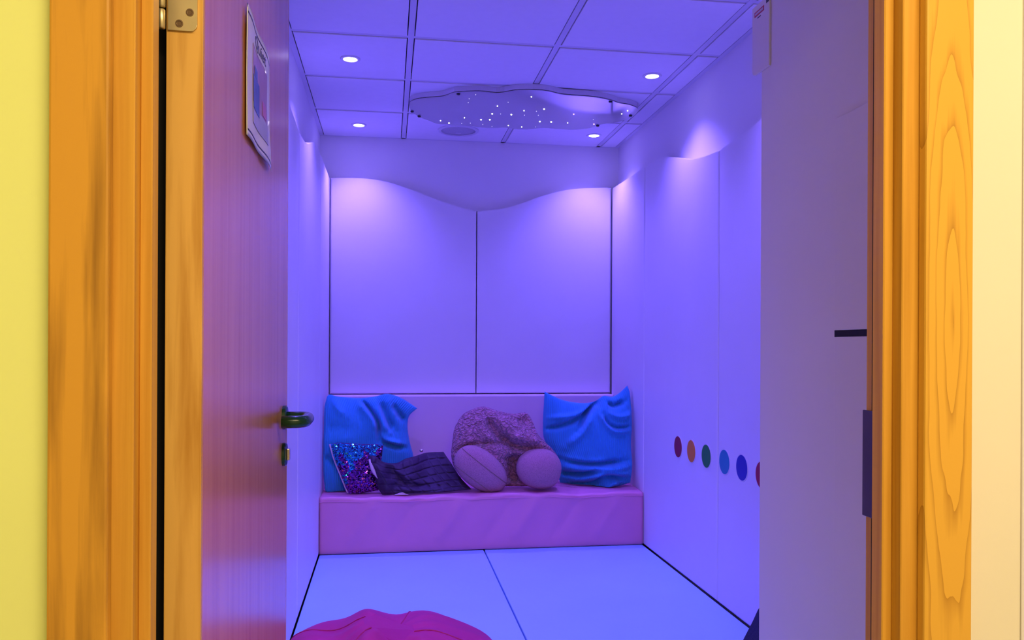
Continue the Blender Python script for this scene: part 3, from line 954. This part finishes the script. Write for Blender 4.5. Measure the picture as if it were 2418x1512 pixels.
# ------------------------------------------------------------------ lilac plush with two feet
pl = empty('plush_cushion', (0.64, 4.42, SEAT))
tag(pl, 'dusty pink boucle plush cushion with two rounded feet', 'plush toy')
PT = to_depth([(0.357, 0.592), (0.37, 0.657), (0.415, 0.727), (0.478, 0.759), (0.535, 0.771), (0.615, 0.747), (0.699, 0.73), (0.771, 0.736), (0.802, 0.705), (0.824, 0.645)], 4.5, 4.38)
PR = to_depth([(0.824, 0.645), (0.856, 0.581), (0.916, 0.537), (0.958, 0.477), (0.966, 0.418), (0.929, 0.347)], 4.5, 4.38)
PBt = to_depth([(0.405, 0.381), (0.54, 0.34), (0.669, 0.33), (0.80, 0.33), (0.929, 0.347)], 4.5, 4.38)
PL = to_depth([(0.357, 0.592), (0.348, 0.51), (0.364, 0.44), (0.405, 0.381)], 4.5, 4.38)
PS = [([(0.523, 0.735), (0.547, 0.679), (0.595, 0.622), (0.661, 0.579)], 0.03, -0.055), ([(0.49, 0.745), (0.524, 0.66), (0.567, 0.604)], 0.03, 0.02),
      ([(0.604, 0.641), (0.661, 0.584), (0.728, 0.564), (0.814, 0.549)], 0.022, -0.045), ([(0.566, 0.744), (0.623, 0.697), (0.704, 0.658)], 0.03, 0.02),
      ([(0.689, 0.696), (0.751, 0.7), (0.785, 0.686)], 0.03, -0.03), ([(0.661, 0.621), (0.752, 0.62), (0.814, 0.582)], 0.025, 0.03),
      ([(0.351, 0.541), (0.444, 0.587), (0.538, 0.595), (0.661, 0.574)], 0.012, -0.025),
      ([(0.676, 0.546), (0.676, 0.452), (0.677, 0.358)], 0.05, -0.10)]
cushion('body', 'boucle', pl, PT, PR, PBt, PL, 4.42, 0.16, 0.11, PS, 110, 90, power=2.2, back_thick=0.06)


def foot(cx, cy, cz, rx, ry, rz, tilt, name, taper=0.0):
    b = bmesh.new()
    bmesh.ops.create_uvsphere(b, u_segments=40, v_segments=28, radius=1.0)
    M = Matrix.Rotation(tilt, 3, 'Y')
    for v in b.verts:
        p = v.co.copy()
        p = Vector([math.copysign(abs(c) ** 0.92, c) for c in p])
        k = 1 + taper * p.x
        q = Vector((p.x * rx, p.y * ry * k, p.z * rz * k))
        q = M @ q + Vector((cx, cy, cz))
        q.z = max(q.z, SEAT + 0.004 + 0.03 * max(0, (SEAT + 0.004 - q.z)))
        v.co = q
    return obj(name, b, 'short_plush', pl, smooth=True), M


f1, M1 = foot(0.492, 4.335, 0.453, 0.158, 0.10, 0.100, math.radians(38), 'foot', -0.05)
f2, M2 = foot(0.806, 4.335, 0.452, 0.122, 0.11, 0.108, math.radians(8), 'foot', 0.05)


def foot_seam(c, r, M, parent, lat, a0, a1, tp=0.0):
    pts = []
    for a in np.linspace(a0, a1, 40):
        p = Vector((math.cos(a) * math.cos(lat), -math.sin(a) * math.cos(lat), math.sin(lat)))
        p = Vector([math.copysign(abs(q) ** 0.92, q) for q in p])
        k = 1 + tp * p.x
        q = M @ Vector((p.x * r[0] * 1.004, p.y * r[1] * k * 1.004, p.z * r[2] * k * 1.004)) + Vector(c)
        q.z = max(q.z, SEAT + 0.006)
        pts.append(q)
    obj('seam', tube(pts, 0.0022, 6), 'plush_seam', parent)


foot_seam((0.492, 4.335, 0.453), (0.158, 0.10, 0.10), M1, f1, 0.25, 0.1, 3.0, -0.05)
foot_seam((0.492, 4.335, 0.453), (0.158, 0.10, 0.10), M1, f1, -0.62, 0.5, 2.9, -0.05)

# ------------------------------------------------------------------ sequin cushion
sq = empty('sequin_cushion', (-0.16, 4.33, SEAT))
tag(sq, 'small purple and blue sequin cushion leaning on the slumped blue cushion', 'cushion')
ST = [(-0.300, 0.592), (-0.254, 0.600), (-0.145, 0.592), (-0.023, 0.588)]
SR = [(-0.023, 0.588), (-0.034, 0.498), (-0.045, 0.42), (-0.048, 0.352)]
SB = [(-0.201, 0.338), (-0.142, 0.338), (-0.048, 0.352)]
SL = [(-0.300, 0.592), (-0.276, 0.514), (-0.243, 0.435), (-0.214, 0.366), (-0.201, 0.338)]
o, SG = cushion('cover', 'sequin_back', sq, ST, SR, SB, SL, 4.365, 0.18, 0.040, [([(-0.25, 0.46), (-0.15, 0.47), (-0.05, 0.44)], 0.03, -0.012), ([(-0.20, 0.40), (-0.06, 0.42)], 0.02, 0.010)],
                 60, 60, back_thick=0.02)
rs = np.random.RandomState(5)
V, F, MI = [], [], []
nv_, nu_ = SG.shape[:2]
for a in np.linspace(0.02, 0.98, 46):
    for c in np.linspace(0.02, 0.98, 44):
        u = min(0.985, max(0.01, c + rs.normal(0, 0.006)))
        v = min(0.985, max(0.01, a + rs.normal(0, 0.006)))
        i, j = u * (nu_ - 1), v * (nv_ - 1)
        i0, j0 = int(i), int(j)
        p = SG[j0, i0]
        e1 = SG[j0, min(i0 + 1, nu_ - 1)] - p
        e2 = SG[min(j0 + 1, nv_ - 1), i0] - p
        p = p + e1 * (i - i0) + e2 * (j - j0)
        n = np.cross(e2, e1)
        n = n / (np.linalg.norm(n) + 1e-12)
        if n[1] > 0:
            n = -n
        n = n + rs.normal(0, 0.38, 3) + np.array([0, 0, 0.12])
        n /= np.linalg.norm(n)
        t = np.cross(n, [0.1, 0.2, 1.0])
        t /= np.linalg.norm(t)
        s = np.cross(n, t)
        q0 = p + np.array([0, -0.0022, 0])
        k0 = len(V)
        rr = 0.0042
        for k in range(7):
            th = 2 * math.pi * k / 7
            V.append((q0 + rr * (math.cos(th) * t + math.sin(th) * s)).tolist())
        F.append(tuple(range(k0, k0 + 7)))
        f = math.sin(u * 9 + 1.0) * 0.10 + math.sin(u * 4 + v * 13) * 0.09
        blue = (v + f < 0.21 and u < 0.62) or (v < 0.16 + f) or (u < 0.17 + 0.08 * math.sin(v * 17) and v < 0.42) or (abs(v - 0.47 - f) < 0.035 and u < 0.40) or (abs(v - 0.74) < 0.06 and u < 0.14)
        MI.append(0 if blue else 1)
me = bpy.data.meshes.new('sequins')
me.from_pydata(V, [], F)
so = link('sequins', me, ['sequin_blue', 'sequin_purple'], sq)
me.polygons.foreach_set('material_index', MI)
so['kind'] = 'stuff'
edge = [SG[j, 0] + np.array([-0.002, -0.002, 0]) for j in range(0, nv_, 2)]
obj('piping', tube([tuple(p) for p in edge], 0.0048, 8), 'piping', sq, smooth=True)

# ------------------------------------------------------------------ quilted blanket
bl = empty('quilted_blanket', (0.17, 4.40, SEAT))
tag(bl, 'dark quilted blanket folded in a heap next to the sequin cushion', 'blanket')
BT = to_depth([(-0.101, 0.533), (-0.069, 0.537), (-0.024, 0.505), (0.045, 0.492), (0.102, 0.514), (0.194, 0.522), (0.306, 0.523)], 4.5, 4.5)
BR = [(0.306, 0.523), (0.345, 0.468), (0.387, 0.405), (0.440, 0.352)]
BB = [(-0.028, 0.338), (0.033, 0.340), (0.099, 0.343), (0.187, 0.342), (0.297, 0.344), (0.440, 0.352)]
BLf = [(-0.101, 0.533), (-0.097, 0.49), (-0.068, 0.435), (-0.050, 0.375), (-0.028, 0.338)]


def quilt(u, v, X, Z):
    a = np.abs(((u * 9 + 0.25 * np.sin(v * 5)) % 1.0) - 0.5) * 2
    c = np.abs(((v * 5.5 + 0.15 * np.sin(u * 9)) % 1.0) - 0.5) * 2
    puff = 0.013 * (1 - a ** 6) * (1 - c ** 6)
    mask = 1 / (1 + np.exp(-(u - 0.30) * 22))
    fold = 0.012 * np.sin(u * 26 + v * 7) * np.sin(v * 9 + u * 4) * (1 - mask)
    return puff * (0.35 + 0.65 * mask) + fold


def bl_y(X, Z, u, v):
    reach = 0.035 + 0.06 / (1 + np.exp(-(X - 0.02) / 0.015)) + 0.17 / (1 + np.exp(-(X - 0.17) / 0.02))
    return 4.285 + reach * np.clip((Z - 0.338) / 0.19, 0, 1.05) ** 0.9


o, BG = cushion('quilted_cover', 'quilt_navy', bl, BT, BR, BB, BLf, 4.4, 0.6, 0.030,
                [([(-0.02, 0.50), (0.03, 0.44), (0.09, 0.40)], 0.022, -0.026), ([(-0.07, 0.51), (-0.02, 0.44), (0.0, 0.38)], 0.02, 0.020), ([(0.02, 0.385), (0.10, 0.392), (0.20, 0.372), (0.36, 0.37)], 0.012, -0.018),
                 ([(0.02, 0.362), (0.15, 0.362), (0.36, 0.358)], 0.014, 0.012), ([(0.04, 0.46), (0.10, 0.43), (0.12, 0.40)], 0.016, 0.016)], 110, 70, extra=quilt, yfun=bl_y, back_thick=0.012)
# turned-up lining at the two places where the fold opens
lo_ = [(-0.094, 4.308, 0.520), (-0.086, 4.300, 0.497), (-0.078, 4.293, 0.472), (-0.064, 4.286, 0.446), (-0.052, 4.280, 0.425)]
b = tube(lo_, [0.005, 0.009, 0.010, 0.007, 0.002], 12)
obj('lining', b, 'quilt_lining', bl, smooth=True)
pts = [(0.035, 0.3385), (0.062, 0.349), (0.078, 0.352), (0.108, 0.3385)]
b = prism(pts, lambda x, z: (x, 4.30, z), lambda x, z: (x, 4.262, z), 0.001, 1)
obj('lining', b, 'quilt_lining', bl)
obj('press_stud', lathe((0.184, 4.545, 0.530), (0, -0.6, 0.8), [(0.010, 0.0), (0.010, 0.004), (0.006, 0.009), (0.002, 0.010)], 14), 'steel', bl, smooth=True)

# ------------------------------------------------------------------ pink bean bag
bb = empty('bean_bag', (0.005, 2.45, MAT))
tag(bb, 'slumped bright pink bean bag lying on the floor mat', 'bean bag')


def bean(a, e):
    """direction angles -> surface point"""
    ca, sa, ce, se = math.cos(a), math.sin(a), math.cos(e), math.sin(e)

    def sp_(c, p):
        return math.copysign(abs(c) ** p, c)
    x = 0.338 * sp_(ca, 0.9) * sp_(ce, 0.55)
    y = 0.33 * sp_(sa, 0.9) * sp_(ce, 0.55)
    z = sp_(se, 0.8)
    zz = MAT + 0.100 + (0.100 if z < 0 else 0.098) * z
    if z > 0:
        bump = 0.055 * math.exp(-((x + 0.062) / 0.062) ** 2) + 0.026 * math.exp(-((x - 0.115) / 0.080) ** 2) + 0.016 * math.exp(-((x + 0.24) / 0.05) ** 2) - 0.008 * math.exp(-((x - 0.015) / 0.03) ** 2)
        bump *= math.exp(-((y + 0.05) / 0.3) ** 2)
        crease = 0.003 * math.sin(a * 5 + e * 3) + 0.002 * math.sin(a * 11 - e * 6)
        zz += (bump + crease) * min(1, z * 2.0)
    return Vector((0.005 + x, 2.45 + y, max(zz, MAT + 0.001)))


b = bmesh.new()
na, ne = 96, 48
rows = []
for j in range(1, ne):
    e = -math.pi / 2 + math.pi * j / ne
    rows.append([b.verts.new(bean(2 * math.pi * i / na, e)) for i in range(na)])
for j in range(len(rows) - 1):
    for i in range(na):
        b.faces.new((rows[j][i], rows[j][(i + 1) % na], rows[j + 1][(i + 1) % na], rows[j + 1][i]))
b.faces.new(rows[0])
b.faces.new(rows[-1])
obj('fabric_shell', b, 'bean_pink', bb, smooth=True)
for a in (math.radians(s) for s in (-128, -20, 70, 150)):
    obj('seam', tube([bean(a + 0.12 * math.sin(e * 2), e) + Vector((0, 0, 0.0005)) for e in np.linspace(-0.6, 1.5, 44)], 0.0022, 6), 'bean_seam', bb)

# ------------------------------------------------------------------ navy bag leaning on the dotted pads
nb = empty('navy_bag', (1.22, 2.43, MAT))
tag(nb, 'dark navy bag with a white printed mark against the wall pads', 'bag')
pts = [(1.083, MAT + 0.002), (1.112, 0.110), (1.141, 0.166), (1.172, 0.222), (1.198, 0.271), (1.235, 0.300), (1.290, 0.312), (1.335, 0.300), (1.350, 0.240), (1.352, MAT + 0.002)]
b = prism([tuple(p) for p in smoothcurve(pts, 40)], lambda x, z: (x, 2.50, z), lambda x, z: (x, 2.37, z), 0.012, 3)
obj('body', b, 'navy_fabric', nb, smooth=False)
ring = [(1.212 + 0.016 * math.cos(t), 2.3695, 0.188 + 0.020 * math.sin(t)) for t in np.linspace(0.9, 5.6, 28)]
obj('emblem', tube(ring, 0.0024, 6), 'print_white', nb)
obj('emblem', box(1.196, 1.215, 2.3685, 2.3705, 0.212, 0.219), 'print_white', nb)
obj('handle', tube([(1.23, 2.44, 0.297), (1.236, 2.44, 0.330), (1.262, 2.44, 0.346), (1.290, 2.44, 0.336), (1.297, 2.44, 0.308)], 0.006, 8), 'navy_fabric', nb, smooth=True)
